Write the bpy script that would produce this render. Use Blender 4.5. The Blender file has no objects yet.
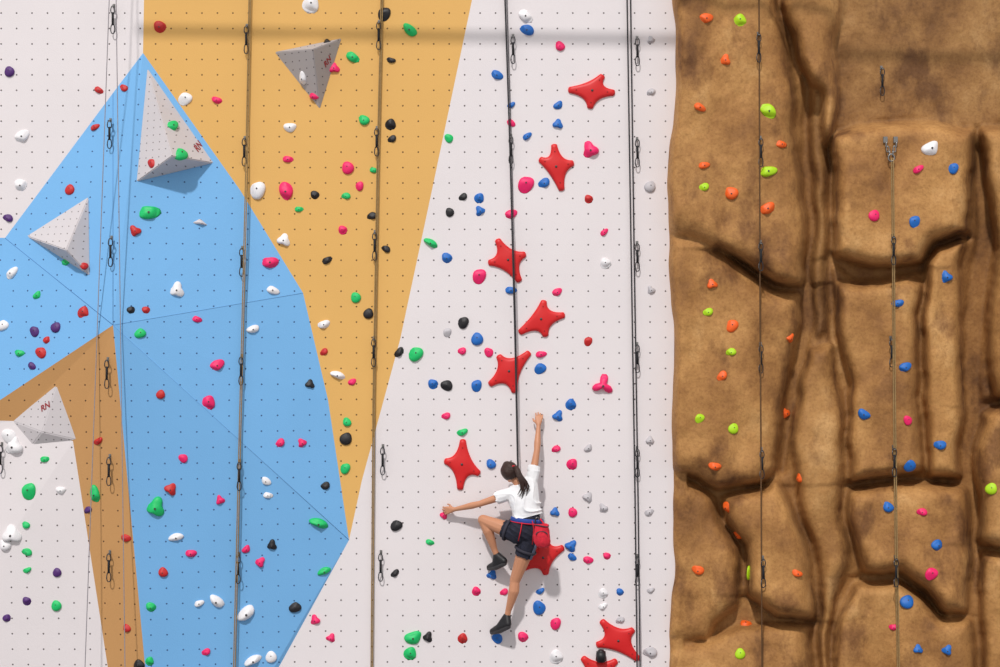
import bpy, bmesh, math, random
import numpy as np
from mathutils import Vector, Matrix
from mathutils.bvhtree import BVHTree
from mathutils.geometry import tessellate_polygon
random.seed(4)
S = bpy.context.scene
C = S.collection
S.view_settings.view_transform = 'Standard'
CAMZ, D = 5.235, 15.0
def W(px, py, Y=0.0):
    s = (D + Y) / D
    return Vector(((px - 500) / 100 * s, Y, CAMZ + (333.5 - py) / 100 * s))
def lin(c):
    return tuple((v / 255 / 12.92) if v / 255 <= .04045 else ((v / 255 + .055) / 1.055) ** 2.4 for v in c) + (1,)

# ------------------------------------------------------------ materials
def base_mat(name, rgb, rough=.5, metal=0, var=.12, scale=6.0, bump=0.0, bscale=60):
    m = bpy.data.materials.new(name); m.use_nodes = True
    nt = m.node_tree; b = nt.nodes['Principled BSDF']
    b.inputs['Roughness'].default_value = rough; b.inputs['Metallic'].default_value = metal
    tc = nt.nodes.new('ShaderNodeTexCoord')
    n = nt.nodes.new('ShaderNodeTexNoise'); n.inputs['Scale'].default_value = scale; n.inputs['Detail'].default_value = 4
    nt.links.new(tc.outputs['Object'], n.inputs['Vector'])
    mx = nt.nodes.new('ShaderNodeMix'); mx.data_type = 'RGBA'
    c = lin(rgb)
    mx.inputs[6].default_value = tuple(v * (1 - var) for v in c[:3]) + (1,)
    mx.inputs[7].default_value = tuple(min(1, v * (1 + var)) for v in c[:3]) + (1,)
    nt.links.new(n.outputs['Fac'], mx.inputs[0])
    nt.links.new(mx.outputs[2], b.inputs['Base Color'])
    if bump:
        n2 = nt.nodes.new('ShaderNodeTexNoise'); n2.inputs['Scale'].default_value = bscale
        nt.links.new(tc.outputs['Object'], n2.inputs['Vector'])
        bp = nt.nodes.new('ShaderNodeBump'); bp.inputs['Strength'].default_value = bump; bp.inputs['Distance'].default_value = .01
        nt.links.new(n2.outputs['Fac'], bp.inputs['Height']); nt.links.new(bp.outputs['Normal'], b.inputs['Normal'])
    return m, mx
def dot_mat(name, rgb, spacing=.1545, r=.0085, ox=.11, oz=6.74, dark=(96, 88, 88), var=.05):
    m, mx = base_mat(name, rgb, rough=.75, var=var, scale=1.3, bump=.15, bscale=90)
    nt = m.node_tree; b = nt.nodes['Principled BSDF']
    tc = nt.nodes.new('ShaderNodeTexCoord'); sp = nt.nodes.new('ShaderNodeSeparateXYZ')
    nt.links.new(tc.outputs['Object'], sp.inputs[0])
    def math_(op, a, bb=None):
        n = nt.nodes.new('ShaderNodeMath'); n.operation = op
        for i, v in enumerate((a, bb)):
            if v is None: continue
            if isinstance(v, (int, float)): n.inputs[i].default_value = v
            else: nt.links.new(v, n.inputs[i])
        return n.outputs[0]
    sq = []
    for o, off in ((sp.outputs['X'], ox), (sp.outputs['Z'], oz)):
        v = math_('SUBTRACT', o, off); v = math_('DIVIDE', v, spacing); v = math_('ADD', v, .5)
        v = math_('FRACT', math_('ADD', v, 400.0)); v = math_('SUBTRACT', v, .5); sq.append(math_('MULTIPLY', v, v))
    d = math_('SQRT', math_('ADD', sq[0], sq[1]))
    f = math_('LESS_THAN', d, r / spacing)
    m2 = nt.nodes.new('ShaderNodeMix'); m2.data_type = 'RGBA'
    nt.links.new(f, m2.inputs[0]); nt.links.new(mx.outputs[2], m2.inputs[6]); m2.inputs[7].default_value = lin(dark)
    nt.links.new(m2.outputs[2], b.inputs['Base Color'])
    return m
M = {}
M['wwhite'] = dot_mat('white_wall_paint', (232, 225, 226))
M['wblue'] = dot_mat('blue_wall_paint', (118, 180, 232), dark=(56, 92, 138))
M['wyellow'] = dot_mat('yellow_wall_paint', (228, 178, 100), dark=(110, 78, 36))
M['wtan'] = dot_mat('tan_wall_paint', (200, 150, 94), dark=(92, 62, 32))
M['vol'] = dot_mat('grey_volume_texture', (206, 200, 202), spacing=.075, r=.0065, dark=(120, 114, 114), var=.1)
M['vol_shaded'] = dot_mat('shaded_grey_volume_texture', (176, 170, 170), spacing=.075, r=.0065, dark=(100, 95, 95), var=.1)  # volume texture again, with the shade of down-facing sides in its colour
COL = {'pink': (238, 28, 104), 'red': (196, 32, 32), 'green': (16, 194, 104), 'white': (236, 234, 236), 'black': (24, 22, 26),
       'blue': (22, 104, 190), 'orange': (243, 98, 26), 'lime': (176, 222, 20), 'purple': (78, 32, 110), 'grey': (190, 186, 190)}
for k, v in COL.items():
    M[k] = base_mat(k + '_resin', v, rough=.5, var=.12, bump=.2, bscale=12)[0]
M['star'] = base_mat('red_star_resin', (214, 28, 30), rough=.48, var=.06, scale=2)[0]
M['steel'] = base_mat('bolt_steel', (150, 148, 145), rough=.35, metal=.9)[0]
M['redscrew'] = base_mat('red_painted_screw', (150, 24, 26), rough=.5)[0]
M['darkbolt'] = base_mat('dark_bolt_steel', (85, 80, 80), rough=.4, metal=.6)[0]
M['biner'] = base_mat('dark_carabiner_metal', (58, 58, 62), rough=.35, metal=.6)[0]
M['sling'] = base_mat('black_webbing', (30, 29, 32), rough=.8, bump=.3)[0]
M['rope_olive'] = base_mat('olive_rope', (152, 124, 80), rough=.85, var=.35, scale=40, bump=.5)[0]
M['rope_black'] = base_mat('black_rope', (52, 50, 54), rough=.85, var=.4, scale=40, bump=.5)[0]
M['rope_grey'] = base_mat('grey_rope', (150, 144, 150), rough=.85, var=.3, scale=40, bump=.5)[0]
M['rope_brown'] = base_mat('brown_rope', (98, 68, 38), rough=.85, var=.3, scale=40, bump=.5)[0]
M['skin'] = base_mat('skin', (200, 140, 106), rough=.5, var=.06, scale=12)[0]
M['hair'] = base_mat('dark_brown_hair', (52, 30, 22), rough=.5, var=.4, scale=40, bump=.6, bscale=120)[0]
M['shirt'] = base_mat('white_cotton', (240, 240, 242), rough=.85, var=.04, scale=14, bump=.8, bscale=14)[0]
M['shorts'] = base_mat('navy_fabric', (30, 32, 48), rough=.85, var=.55, scale=22, bump=.8, bscale=18)[0]
M['panel'] = base_mat('grey_blue_fabric', (96, 104, 126), rough=.85, var=.2, scale=16)[0]
M['harness'] = base_mat('blue_webbing', (38, 70, 150), rough=.8, var=.2)[0]
M['loopweb'] = base_mat('dark_webbing', (52, 50, 62), rough=.8, var=.2)[0]
M['redweb'] = base_mat('red_webbing', (214, 30, 48), rough=.8, var=.15)[0]
M['bagred'] = base_mat('patterned_red_fabric', (206, 34, 54), rough=.85, var=.6, scale=28, bump=.5, bscale=22)[0]
M['shoe'] = base_mat('black_shoe_leather', (24, 23, 26), rough=.5, var=.2)[0]
M['sole'] = base_mat('grey_shoe_rubber', (60, 58, 60), rough=.6)[0]
M['ink'] = base_mat('dark_red_ink', (150, 44, 50), rough=.6)[0]
M['seam'] = base_mat('dark_seam', (82, 132, 186), rough=.8)[0]
M['seam2'] = base_mat('pale_seam', (108, 164, 214), rough=.8)[0]
M['floor'] = base_mat('grey_floor_mat', (120, 120, 124), rough=.9, bump=.2)[0]
M['beam'] = base_mat('grey_steel_beam', (120, 120, 120), rough=.6)[0]

def rock_material():
    m = bpy.data.materials.new('painted_rock'); m.use_nodes = True
    nt = m.node_tree; b = nt.nodes['Principled BSDF']; b.inputs['Roughness'].default_value = .75
    tc = nt.nodes.new('ShaderNodeTexCoord')
    def noise(scale, detail, zs, rough=.6, off=0):
        mp = nt.nodes.new('ShaderNodeMapping'); mp.inputs['Scale'].default_value = (1, 1, zs); mp.inputs['Location'].default_value = (off, 0, off)
        nt.links.new(tc.outputs['Object'], mp.inputs[0])
        n = nt.nodes.new('ShaderNodeTexNoise'); n.inputs['Scale'].default_value = scale; n.inputs['Detail'].default_value = detail; n.inputs['Roughness'].default_value = rough
        nt.links.new(mp.outputs[0], n.inputs['Vector']); return n.outputs['Fac']
    def ramp(src, stops):
        r = nt.nodes.new('ShaderNodeValToRGB'); e = r.color_ramp.elements
        e[0].position, e[0].color = stops[0]; e[1].position, e[1].color = stops[-1]
        for p, c in stops[1:-1]: x = e.new(p); x.color = c
        nt.links.new(src, r.inputs[0]); return r.outputs[0]
    def mix(bt, f, a, c):
        x = nt.nodes.new('ShaderNodeMix'); x.data_type = 'RGBA'; x.blend_type = bt
        if isinstance(f, float): x.inputs[0].default_value = f
        else: nt.links.new(f, x.inputs[0])
        nt.links.new(a, x.inputs[6])
        if isinstance(c, tuple): x.inputs[7].default_value = c
        else: nt.links.new(c, x.inputs[7])
        return x.outputs[2]
    col = ramp(noise(1.7, 9, .8, .62), [(.3, lin((124, 82, 42))), (.45, lin((166, 118, 64))), (.58, lin((190, 141, 82))), (.72, lin((212, 166, 108)))])
    col = mix('MULTIPLY', .8, col, ramp(noise(2.4, 8, .6, .62, 3.1), [(.34, (.36, .27, .20, 1)), (.47, (1, 1, 1, 1))]))
    col = mix('MULTIPLY', .5, col, ramp(noise(34, 4, 1, .7), [(.36, (.62, .55, .48, 1)), (.54, (1, 1, 1, 1))]))
    at = nt.nodes.new('ShaderNodeAttribute'); at.attribute_name = 'tone'
    col = mix('MULTIPLY', 1.0, col, at.outputs['Color'])
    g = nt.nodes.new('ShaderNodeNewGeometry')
    col = mix('MULTIPLY', .75, col, ramp(g.outputs['Pointiness'], [(.36, (.22, .15, .09, 1)), (.485, (1, 1, 1, 1))]))  # crevice shading put into the rock colour by pointiness
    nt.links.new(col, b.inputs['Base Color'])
    bp = nt.nodes.new('ShaderNodeBump'); bp.inputs['Strength'].default_value = .55; bp.inputs['Distance'].default_value = .02
    nt.links.new(noise(22, 10, .9, .68), bp.inputs['Height']); nt.links.new(bp.outputs['Normal'], b.inputs['Normal'])
    return m
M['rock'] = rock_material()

# ------------------------------------------------------------ helpers
WORLD = {}
def link(o, parent=None):
    C.objects.link(o)
    if parent is not None:
        o.parent = parent
        if parent in WORLD: o.matrix_parent_inverse = Matrix.Translation(-WORLD[parent])
    return o
def obj(name, bm, mat, parent=None, smooth=True):
    me = bpy.data.meshes.new(name)
    bmesh.ops.recalc_face_normals(bm, faces=bm.faces)
    bm.to_mesh(me); bm.free()
    if smooth: me.polygons.foreach_set('use_smooth', [True] * len(me.polygons))
    me.materials.append(mat)
    return link(bpy.data.objects.new(name, me), parent)
def tag(o, label, cat=None, group=None, kind=None):
    o['label'] = label
    if cat: o['category'] = cat
    if group: o['group'] = group
    if kind: o['kind'] = kind
    return o
def empty(name, loc):
    o = bpy.data.objects.new(name, None); o.location = loc; o.empty_display_size = .1
    C.objects.link(o); WORLD[o] = Vector(loc); return o
def tube(bm, pts, r, closed=False, sides=8, flat=None):
    pts = [Vector(p) for p in pts]; n = len(pts); rings = []
    up = None
    for i, p in enumerate(pts):
        if closed: t = (pts[(i + 1) % n] - pts[i - 1]).normalized()
        else: t = (pts[min(i + 1, n - 1)] - pts[max(i - 1, 0)]).normalized()
        if up is None:
            up = t.orthogonal().normalized() if flat is None else (Vector(flat) - t * t.dot(Vector(flat))).normalized()
        elif flat is not None: up = (Vector(flat) - t * t.dot(Vector(flat))).normalized()
        else: up = (up - t * up.dot(t)).normalized()
        s = t.cross(up)
        rr = r[i] if isinstance(r, list) else r
        ru, rs = rr if isinstance(rr, tuple) else (rr, rr)
        rings.append([bm.verts.new(p + up * ru * math.cos(a) + s * rs * math.sin(a)) for a in [2 * math.pi * k / sides for k in range(sides)]])
    m = n if closed else n - 1
    for i in range(m):
        A, B = rings[i], rings[(i + 1) % n]
        for k in range(sides):
            bm.faces.new((A[k], A[(k + 1) % sides], B[(k + 1) % sides], B[k]))
    if not closed:
        bm.faces.new(rings[0]); bm.faces.new(rings[-1])
def box(bm, c, h, rot=None):
    vs = []
    for x in (-1, 1):
        for y in (-1, 1):
            for z in (-1, 1):
                v = Vector((x * h[0], y * h[1], z * h[2]))
                if rot: v = rot @ v
                vs.append(bm.verts.new(Vector(c) + v))
    for f in ((0, 1, 3, 2), (4, 6, 7, 5), (0, 4, 5, 1), (2, 3, 7, 6), (0, 2, 6, 4), (1, 5, 7, 3)):
        bm.faces.new([vs[i] for i in f])
def hull(bm, balls, sub=2):
    t = bmesh.new()
    for p, r in balls:
        bmesh.ops.create_icosphere(t, subdivisions=sub, radius=r, matrix=Matrix.Translation(p))
    res = bmesh.ops.convex_hull(t, input=t.verts)
    dead = [g for g in res['geom_interior'] if isinstance(g, bmesh.types.BMVert)] 
    bmesh.ops.delete(t, geom=dead, context='VERTS')
    me = bpy.data.meshes.new('tmp'); t.to_mesh(me); t.free(); bm.from_mesh(me); bpy.data.meshes.remove(me)
def remesh(name, bm, mat, parent, voxel=.005, smooth=4):
    o = obj(name, bm, mat, parent)
    md = o.modifiers.new('r', 'REMESH'); md.mode = 'VOXEL'; md.voxel_size = voxel; md.use_smooth_shade = True
    sm = o.modifiers.new('s', 'SMOOTH'); sm.factor = .5; sm.iterations = smooth
    dg = bpy.context.evaluated_depsgraph_get(); dg.update()
    me = bpy.data.meshes.new_from_object(o.evaluated_get(dg))
    o.modifiers.clear(); old = o.data; o.data = me; me.name = name; bpy.data.meshes.remove(old)
    me.materials.clear(); me.materials.append(mat)
    me.polygons.foreach_set('use_smooth', [True] * len(me.polygons))
    return o

# ------------------------------------------------------------ flat wall panels
V = dict(TL=(-200, -160, 0), LT=(147, -160, 0), AP=(143, 53, 0), LW=(5, 238, 0), W1=(-200, 226, 0), W2=(-30, 420, -.18), W3=(-200, 440, -.10),
         S1=(113, 93, 0), A=(113, 325, -.42), B1=(240, 190, 0), B=(303, 293, 0), B2=(328, 400, 0), Cc=(349, 540, 0), E=(174, 857, 0), F=(163, 857, -.06),
         G=(137, 857, -.02), K=(73, 441, -.24), J=(15, 421, -.19), X=(-200, 857, 0), RT=(506, -160, 0), R0=(472, 0, 0), R1=(432, 190, 0), R2=(400, 340, 0),
         R3=(362, 480, 0), Q0=(679, -160, 0), Q1=(679, 857, 0))
PAN = {
 'wall_upper_left': ('wwhite', [['TL', 'LT', 'AP', 'S1', 'LW', 'W1']], 'white perforated climbing wall in the upper left corner'),
 'wall_left': ('wblue', [['AP', 'S1', 'A'], ['S1', 'LW', 'A'], ['LW', 'W2', 'A'], ['LW', 'W3', 'W2'], ['LW', 'W1', 'W3'], ['AP', 'A', 'B1'], ['B1', 'A', 'B'], ['A', 'B', 'B2'], ['A', 'B2', 'Cc'], ['A', 'Cc', 'E', 'F']], 'faceted blue perforated climbing wall'),
 'wall_top': ('wyellow', [['LT', 'RT', 'R0', 'R1', 'B1', 'AP'], ['B1', 'R1', 'R2', 'B'], ['B', 'R2', 'R3', 'B2'], ['B2', 'R3', 'Cc']], 'yellow perforated climbing wall above the blue one'),
 'wall_lower_left': ('wtan', [['A', 'W2', 'J'], ['A', 'J', 'K'], ['A', 'K', 'G', 'F']], 'narrow tan climbing wall strip below the blue wall'),
 'wall_bottom_left': ('wwhite', [['W2', 'W3', 'X', 'J'], ['J', 'X', 'G', 'K']], 'white perforated climbing wall in the lower left corner'),
 'wall_center': ('wwhite', [['RT', 'Q0', 'Q1', 'E', 'Cc', 'R3', 'R2', 'R1', 'R0']], 'tall white perforated climbing wall with the climber on it'),
}
bv, bf, bown = [], [], []
def reg(verts, faces, owner):
    o = len(bv); bv.extend(verts)
    for f in faces: bf.append([i + o for i in f]); bown.append(owner)
for name, (mat, polys, lab) in PAN.items():
    bm = bmesh.new(); vm = {}
    tris = []
    for p in polys:
        ws = [W(*V[k]) for k in p]
        flat2 = [Vector((w.x, w.z, 0)) for w in ws]
        for t in tessellate_polygon([flat2]):
            tri = [p[i] for i in t]
            for k in tri:
                if k not in vm: vm[k] = bm.verts.new(W(*V[k]))
            try: bm.faces.new([vm[k] for k in tri])
            except ValueError: pass
            tris.append([W(*V[k]) for k in tri])
    for f in bm.faces: f.normal_update()
    me = bpy.data.meshes.new(name)
    for f in list(bm.faces):
        if f.normal.y > 0: f.normal_flip()
    bm.to_mesh(me); bm.free(); me.materials.append(M[mat])
    o = link(bpy.data.objects.new(name, me)); tag(o, lab, 'wall', kind='structure')
    for t in tris: reg(t, [(0, 1, 2)], name)
for i, (a, b, mt) in enumerate((('S1', 'A', 'seam'), ('LW', 'A', 'seam'), ('A', 'B', 'seam2'), ('A', 'Cc', 'seam2'))):
    bm = bmesh.new(); tube(bm, [W(*V[a]), W(*V[b])], .003, sides=6)
    tag(obj('trim_%d' % (i + 1), bm, M[mt]), 'thin panel seam on the blue wall', 'seam', kind='structure')

# ------------------------------------------------------------ rock wall heightfield
def vnoise(X, Y, sc, seed):
    r = np.random.default_rng(seed); g = r.random((64, 64)) * 2 - 1
    x = X / sc + 1000; y = Y / sc + 1000
    xi = np.floor(x).astype(int); yi = np.floor(y).astype(int); fx = x - xi; fy = y - yi
    fx = fx ** 3 * (fx * (6 * fx - 15) + 10); fy = fy ** 3 * (fy * (6 * fy - 15) + 10)
    a = g[xi % 64, yi % 64]; b = g[(xi + 1) % 64, yi % 64]; c = g[xi % 64, (yi + 1) % 64]; d = g[(xi + 1) % 64, (yi + 1) % 64]
    return (a * (1 - fx) + b * fx) * (1 - fy) + (c * (1 - fx) + d * fx) * fy
def sdf(poly, X, Y):
    d = np.full(X.shape, 1e9); inside = np.zeros(X.shape, bool); n = len(poly)
    for i in range(n):
        x0, y0 = poly[i]; x1, y1 = poly[(i + 1) % n]
        ex, ey = x1 - x0, y1 - y0
        t = np.clip(((X - x0) * ex + (Y - y0) * ey) / (ex * ex + ey * ey + 1e-9), 0, 1)
        d = np.minimum(d, np.hypot(X - x0 - t * ex, Y - y0 - t * ey))
        if y0 != y1:
            c = ((y0 > Y) != (y1 > Y)) & (X < (x1 - x0) * (Y - y0) / (y1 - y0) + x0); inside ^= c
    return np.where(inside, d, -d)
def pdist(pl, X, Y):
    d = np.full(X.shape, 1e9)
    for (x0, y0), (x1, y1) in zip(pl, pl[1:]):
        ex, ey = x1 - x0, y1 - y0
        t = np.clip(((X - x0) * ex + (Y - y0) * ey) / (ex * ex + ey * ey + 1e-9), 0, 1)
        d = np.minimum(d, np.hypot(X - x0 - t * ex, Y - y0 - t * ey))
    return d
# polygon, height, edge rounding, tilt towards the bottom, tilt towards the right, colour tone, lowest on the recessed pieces
BL = [
 ([(600, -260), (782, -260), (780, 40), (792, 110), (803, 180), (802, 286), (770, 279), (735, 259), (690, 235), (600, 225)], .45, 22, .09, .02, 1.0),
 ([(786, -260), (840, -260), (838, 60), (836, 132), (827, 150), (820, 92), (806, 82), (797, 60), (788, 20)], .42, 16, 0, -.06, .97),
 ([(809, 92), (821, 98), (826, 150), (824, 215), (825, 262), (823, 330), (814, 338), (811, 290), (813, 200)], .10, 10, 0, 0, .7),
 ([(838, -260), (1120, -260), (1120, 126), (960, 124), (880, 122), (838, 134)], .05, 5, 0, 0, .74),
 ([(836, 140), (858, 128), (920, 125), (972, 126), (968, 180), (963, 234), (929, 240), (916, 263), (880, 264), (834, 260), (833, 200)], .42, 14, .05, .01, 1.02),
 ([(980, 126), (1120, 125), (1120, 392), (996, 394), (988, 330), (997, 250), (990, 200), (983, 160)], .42, 15, -.04, .03, .96),
 ([(836, 287), (870, 281), (905, 277), (918, 283), (919, 380), (923, 471), (900, 477), (852, 483), (848, 440), (851, 380), (835, 330)], .38, 13, .07, -.03, .98),
 ([(924, 264), (936, 248), (962, 242), (963, 330), (959, 420), (963, 478), (930, 477), (928, 400), (926, 330)], .36, 11, .04, .04, 1.02),
 ([(600, 215), (700, 232), (735, 265), (770, 287), (800, 294), (801, 330), (791, 352), (779, 400), (772, 470), (755, 483), (720, 491), (700, 476), (600, 468)], .38, 22, .10, -.02, 1.0),
 ([(808, 348), (830, 342), (834, 380), (841, 410), (843, 480), (844, 560), (832, 600), (828, 900), (821, 900), (823, 620), (815, 560), (800, 500), (789, 440), (799, 380)], .24, 13, 0, -.04, .9),
 ([(600, 474), (698, 484), (714, 500), (719, 522), (737, 545), (740, 600), (712, 621), (705, 640), (600, 650)], .30, 18, .06, .03, .98),
 ([(724, 500), (757, 490), (776, 481), (790, 510), (803, 560), (811, 600), (812, 615), (775, 613), (751, 592), (747, 542), (728, 522)], .43, 14, .06, -.03, 1.04),
 ([(600, 642), (700, 642), (740, 625), (811, 623), (814, 700), (816, 900), (600, 900)], .29, 18, .1, 0, .97),
 ([(853, 491), (900, 483), (930, 482), (965, 485), (970, 560), (969, 611), (948, 612), (932, 590), (900, 572), (863, 571), (851, 540)], .41, 14, .06, .03, 1.0),
 ([(853, 584), (900, 583), (930, 600), (944, 620), (971, 619), (974, 700), (974, 900), (835, 900), (836, 680), (841, 610)], .32, 14, 0, -.02, .97),
 ([(979, 409), (1000, 402), (1120, 399), (1120, 542), (1000, 545), (979, 544), (976, 480)], .41, 14, .06, .03, .95),
 ([(982, 553), (1120, 550), (1120, 900), (984, 900), (983, 620)], .33, 14, 0, 0, .95),
]
CRK = [   # ledges and fissures: polyline, half width, depth, overhang of the rock above
 ([(716, 247), (745, 266), (775, 280), (806, 288)], 5, .16, .06),
 ([(832, 262), (850, 271), (880, 269), (917, 267)], 6, .18, .03),
 ([(918, 266), (930, 246), (964, 240)], 4, .1, .02),
 ([(850, 485), (872, 479), (905, 477), (932, 480), (964, 482)], 4.5, .1, .03),
 ([(690, 478), (700, 484), (716, 493), (740, 487), (760, 485)], 4.5, .15, .05),
 ([(748, 592), (775, 614), (814, 618)], 4.5, .1, .03),
 ([(860, 574), (900, 576), (926, 592), (944, 614)], 5, .14, .04),
 ([(976, 404), (986, 400), (1010, 397), (1060, 396)], 5, .12, .03),
 ([(978, 546), (1000, 548), (1060, 546)], 4.5, .1, .03),
 ([(978, 150), (983, 250), (974, 330), (968, 400), (970, 480), (976, 548)], 8, .18, 0),
 ([(803, 80), (808, 130), (809, 200), (808, 288), (801, 350), (786, 410), (781, 470)], 5, .16, 0),
 ([(830, 150), (829, 262), (831, 336)], 4, .1, 0),
]
ys = np.arange(-160, 858, 1.7); us = np.linspace(0, 1, 240)
Yp, U = np.meshgrid(ys, us, indexing='ij')
edge = 671 + 2 * np.sin(Yp / 41) + 2 * np.sin(Yp / 67 + 1) + 1.5 * vnoise(Yp, Yp * 0, 30, 5)
Xp = edge + (1075 - edge) * U
wx = Xp + 5 * vnoise(Xp, Yp, 46, 1) + 1.1 * vnoise(Xp, Yp, 20, 2)
wy = Yp + 4 * vnoise(Xp, Yp, 46, 3) + 1.1 * vnoise(Xp, Yp, 20, 4)
H = np.full(Xp.shape, .0); TN = np.full(Xp.shape, .85)
for poly, h, r, tilt, tx, tone in BL:
    d = sdf(poly, wx, wy); t = np.clip(d / r, 0, 1)
    prof = np.sqrt(1 - (1 - t) ** 2) * .5 + .5 * (1 - (1 - t) ** 2)
    y0 = max(-40, min(p[1] for p in poly)); y1 = min(700, max(p[1] for p in poly))
    x0 = max(670, min(p[0] for p in poly)); x1 = min(1040, max(p[0] for p in poly))
    vv = np.clip((Yp - y0) / (y1 - y0), 0, 1); uu = np.clip((Xp - x0) / (x1 - x0), 0, 1)
    hh = (h + tilt * (vv - .6) + tx * (uu - .5)) * (.55 + .45 * prof)
    up_ = (d > 0) & (hh > H)
    H = np.where(up_, hh, H); TN = np.where(up_, tone, TN)
def blur(a, n=1):
    for _ in range(n):
        p = np.pad(a, 1, mode='edge')
        a = (p[:-2, 1:-1] + p[2:, 1:-1] + p[1:-1, :-2] + p[1:-1, 2:] + 2 * p[1:-1, 1:-1]) / 6
    return a
H = blur(H, 4); TN = blur(TN, 12)
flatm = np.clip(1 - (sdf(BL[3][0], Xp, Yp) / 14 + .3), .12, 1)
H += flatm * (.065 * vnoise(wx, Yp * .28, 46, 11) + .026 * vnoise(wx, Yp * .5, 22, 12)) + .007 * vnoise(Xp, Yp * .8, 11, 13) + .0035 * vnoise(Xp, Yp, 6, 14)
for pl, w_, dp, lg in CRK:
    d = pdist(pl, wx, wy)
    tap = .8 + .25 * vnoise(Xp, Yp, 70, 21)
    if lg:
        yl = np.interp(wx, [p[0] for p in pl], [p[1] for p in pl])
        H += np.where(wy < yl, lg * np.exp(-d / 22), -lg * .5 * np.exp(-d / 18))
    H -= dp * tap * np.exp(-(d / w_) ** 2)
H = blur(np.maximum(H, -.08), 1)
ef = np.clip((Xp - edge) / 10, 0, 1); ef = np.sqrt(1 - (1 - ef) ** 2)
OFF = .14
H = H - OFF
H = np.where(Xp < edge + 14, np.maximum(H, .08), H)
H = -.05 + (H + .05) * ef
sc = (D - H) / D
vx = (Xp - 500) / 100 * sc; vz = CAMZ + (333.5 - Yp) / 100 * sc; vy = -H
RV = np.stack([vx, vy, vz], -1).reshape(-1, 3)
ny, nx = Xp.shape
ii, jj = np.meshgrid(np.arange(ny - 1), np.arange(nx - 1), indexing='ij')
a = ii * nx + jj
RF = np.stack([a, a + nx, a + nx + 1, a + 1], -1).reshape(-1, 4)
me = bpy.data.meshes.new('wall_right'); me.from_pydata(RV.tolist(), [], RF.tolist()); me.update()
ta = me.attributes.new('tone', 'FLOAT_COLOR', 'POINT')
tv = TN.reshape(-1); ta.data.foreach_set('color', np.stack([tv, tv * .98, tv * .95, np.ones_like(tv)], -1).reshape(-1).astype(np.float32))
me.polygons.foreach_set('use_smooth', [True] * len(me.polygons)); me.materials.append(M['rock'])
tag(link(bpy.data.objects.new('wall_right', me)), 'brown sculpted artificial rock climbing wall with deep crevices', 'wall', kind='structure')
reg([Vector(v) for v in RV.tolist()], RF.tolist(), 'wall_right')

bm = bmesh.new(); box(bm, (1.5, -8, -.05), (14, 8.6, .05)); tag(obj('floor', bm, M['floor'], smooth=False), 'grey padded gym floor', 'floor', kind='structure')
bm = bmesh.new(); box(bm, (3.0, -1.5, 9.82), (7.0, .024, .024), Matrix.Rotation(.018, 3, 'Y')); tag(obj('trim_5', bm, M['beam'], smooth=False), 'grey steel beam above the wall', 'beam', kind='structure')

def make_bvh(): return BVHTree.FromPolygons(bv, bf)
CAM = Vector((0, -D, CAMZ))
bvh = make_bvh()
def hit(px, py, tree=None):
    loc, n, i, d = (tree or bvh).ray_cast(CAM, (W(px, py, 0) - CAM).normalized())
    if loc is None: return W(px, py, 0), Vector((0, -1, 0)), 'wall_center'
    if n.y > 0: n = -n
    return loc, n.normalized(), bown[i]

# ------------------------------------------------------------ volumes
def volume(base, apex, h, label, mat='vol'):
    pts = [hit(*p)[0] + Vector((0, .004, 0)) for p in base]
    ya = hit(*apex)[0].y - h
    ap = W(apex[0], apex[1], ya)
    bm = bmesh.new()
    vs = [bm.verts.new(p) for p in pts]; va = bm.verts.new(ap)
    n = len(vs)
    for i in range(n): bm.faces.new((vs[i], vs[(i + 1) % n], va))
    bm.faces.new(vs)
    bmesh.ops.bevel(bm, geom=list(bm.edges), offset=.008, segments=2, affect='EDGES')
    o = obj('climbing_volume', bm, M[mat], smooth=False); tag(o, label, 'climbing volume', 'grey pyramid volumes')
    reg(pts + [ap], [(i, (i + 1) % n, n) for i in range(n)], 'volume')
    return o, pts, ap
def put_text(o, tree, px, py, body, size, ang):
    loc, n, own = hit(px, py, tree)
    cu = bpy.data.curves.new('mark', 'FONT'); cu.body = body; cu.size = size; cu.align_x = 'CENTER'; cu.align_y = 'CENTER'; cu.extrude = .001; cu.offset = .002; cu.shear = .3
    t = bpy.data.objects.new('mark', cu); C.objects.link(t)
    dg = bpy.context.evaluated_depsgraph_get(); dg.update()
    me = bpy.data.meshes.new_from_object(t.evaluated_get(dg)); bpy.data.objects.remove(t)
    z = n; up = Vector((0, 0, 1)); y = (up - z * up.dot(z)).normalized(); x = y.cross(z)
    R = Matrix((x, y, z)).transposed().to_4x4()
    me.transform(Matrix.Translation(loc + n * .003) @ R @ Matrix.Rotation(ang, 4, 'Z'))
    me.materials.clear(); me.materials.append(M['ink'])
    k = link(bpy.data.objects.new('printed_mark', me), o); k['label'] = 'red printed letter mark'
v1 = volume([(147, 67), (214, 163), (136, 182)], (172, 156), .34, 'large white pyramid volume at the top of the blue wall')
v2 = volume([(26, 236), (89, 196), (90, 276)], (66, 250), .26, 'white pyramid volume at the left edge of the upper blue wall')
v3 = volume([(274, 52), (342, 38), (320, 110)], (313, 49), .28, 'grey pyramid volume pointing down on the yellow wall', 'vol_shaded')
v4 = volume([(12, 421), (57, 383), (77, 440), (32, 445)], (42, 432), .08, 'pale grey four sided volume on the tan wall at lower left')
v5 = volume([(191, 223), (200, 218), (209, 226)], (201, 223), .05, 'tiny white triangular volume on the blue wall')
bvh = make_bvh()
put_text(v1[0], bvh, 198, 147, 'RN', .10, .75)
put_text(v4[0], bvh, 45, 407, 'RN', .08, .5)
put_text(v3[0], bvh, 327, 62, 'RN', .08, 1.0)

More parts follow.
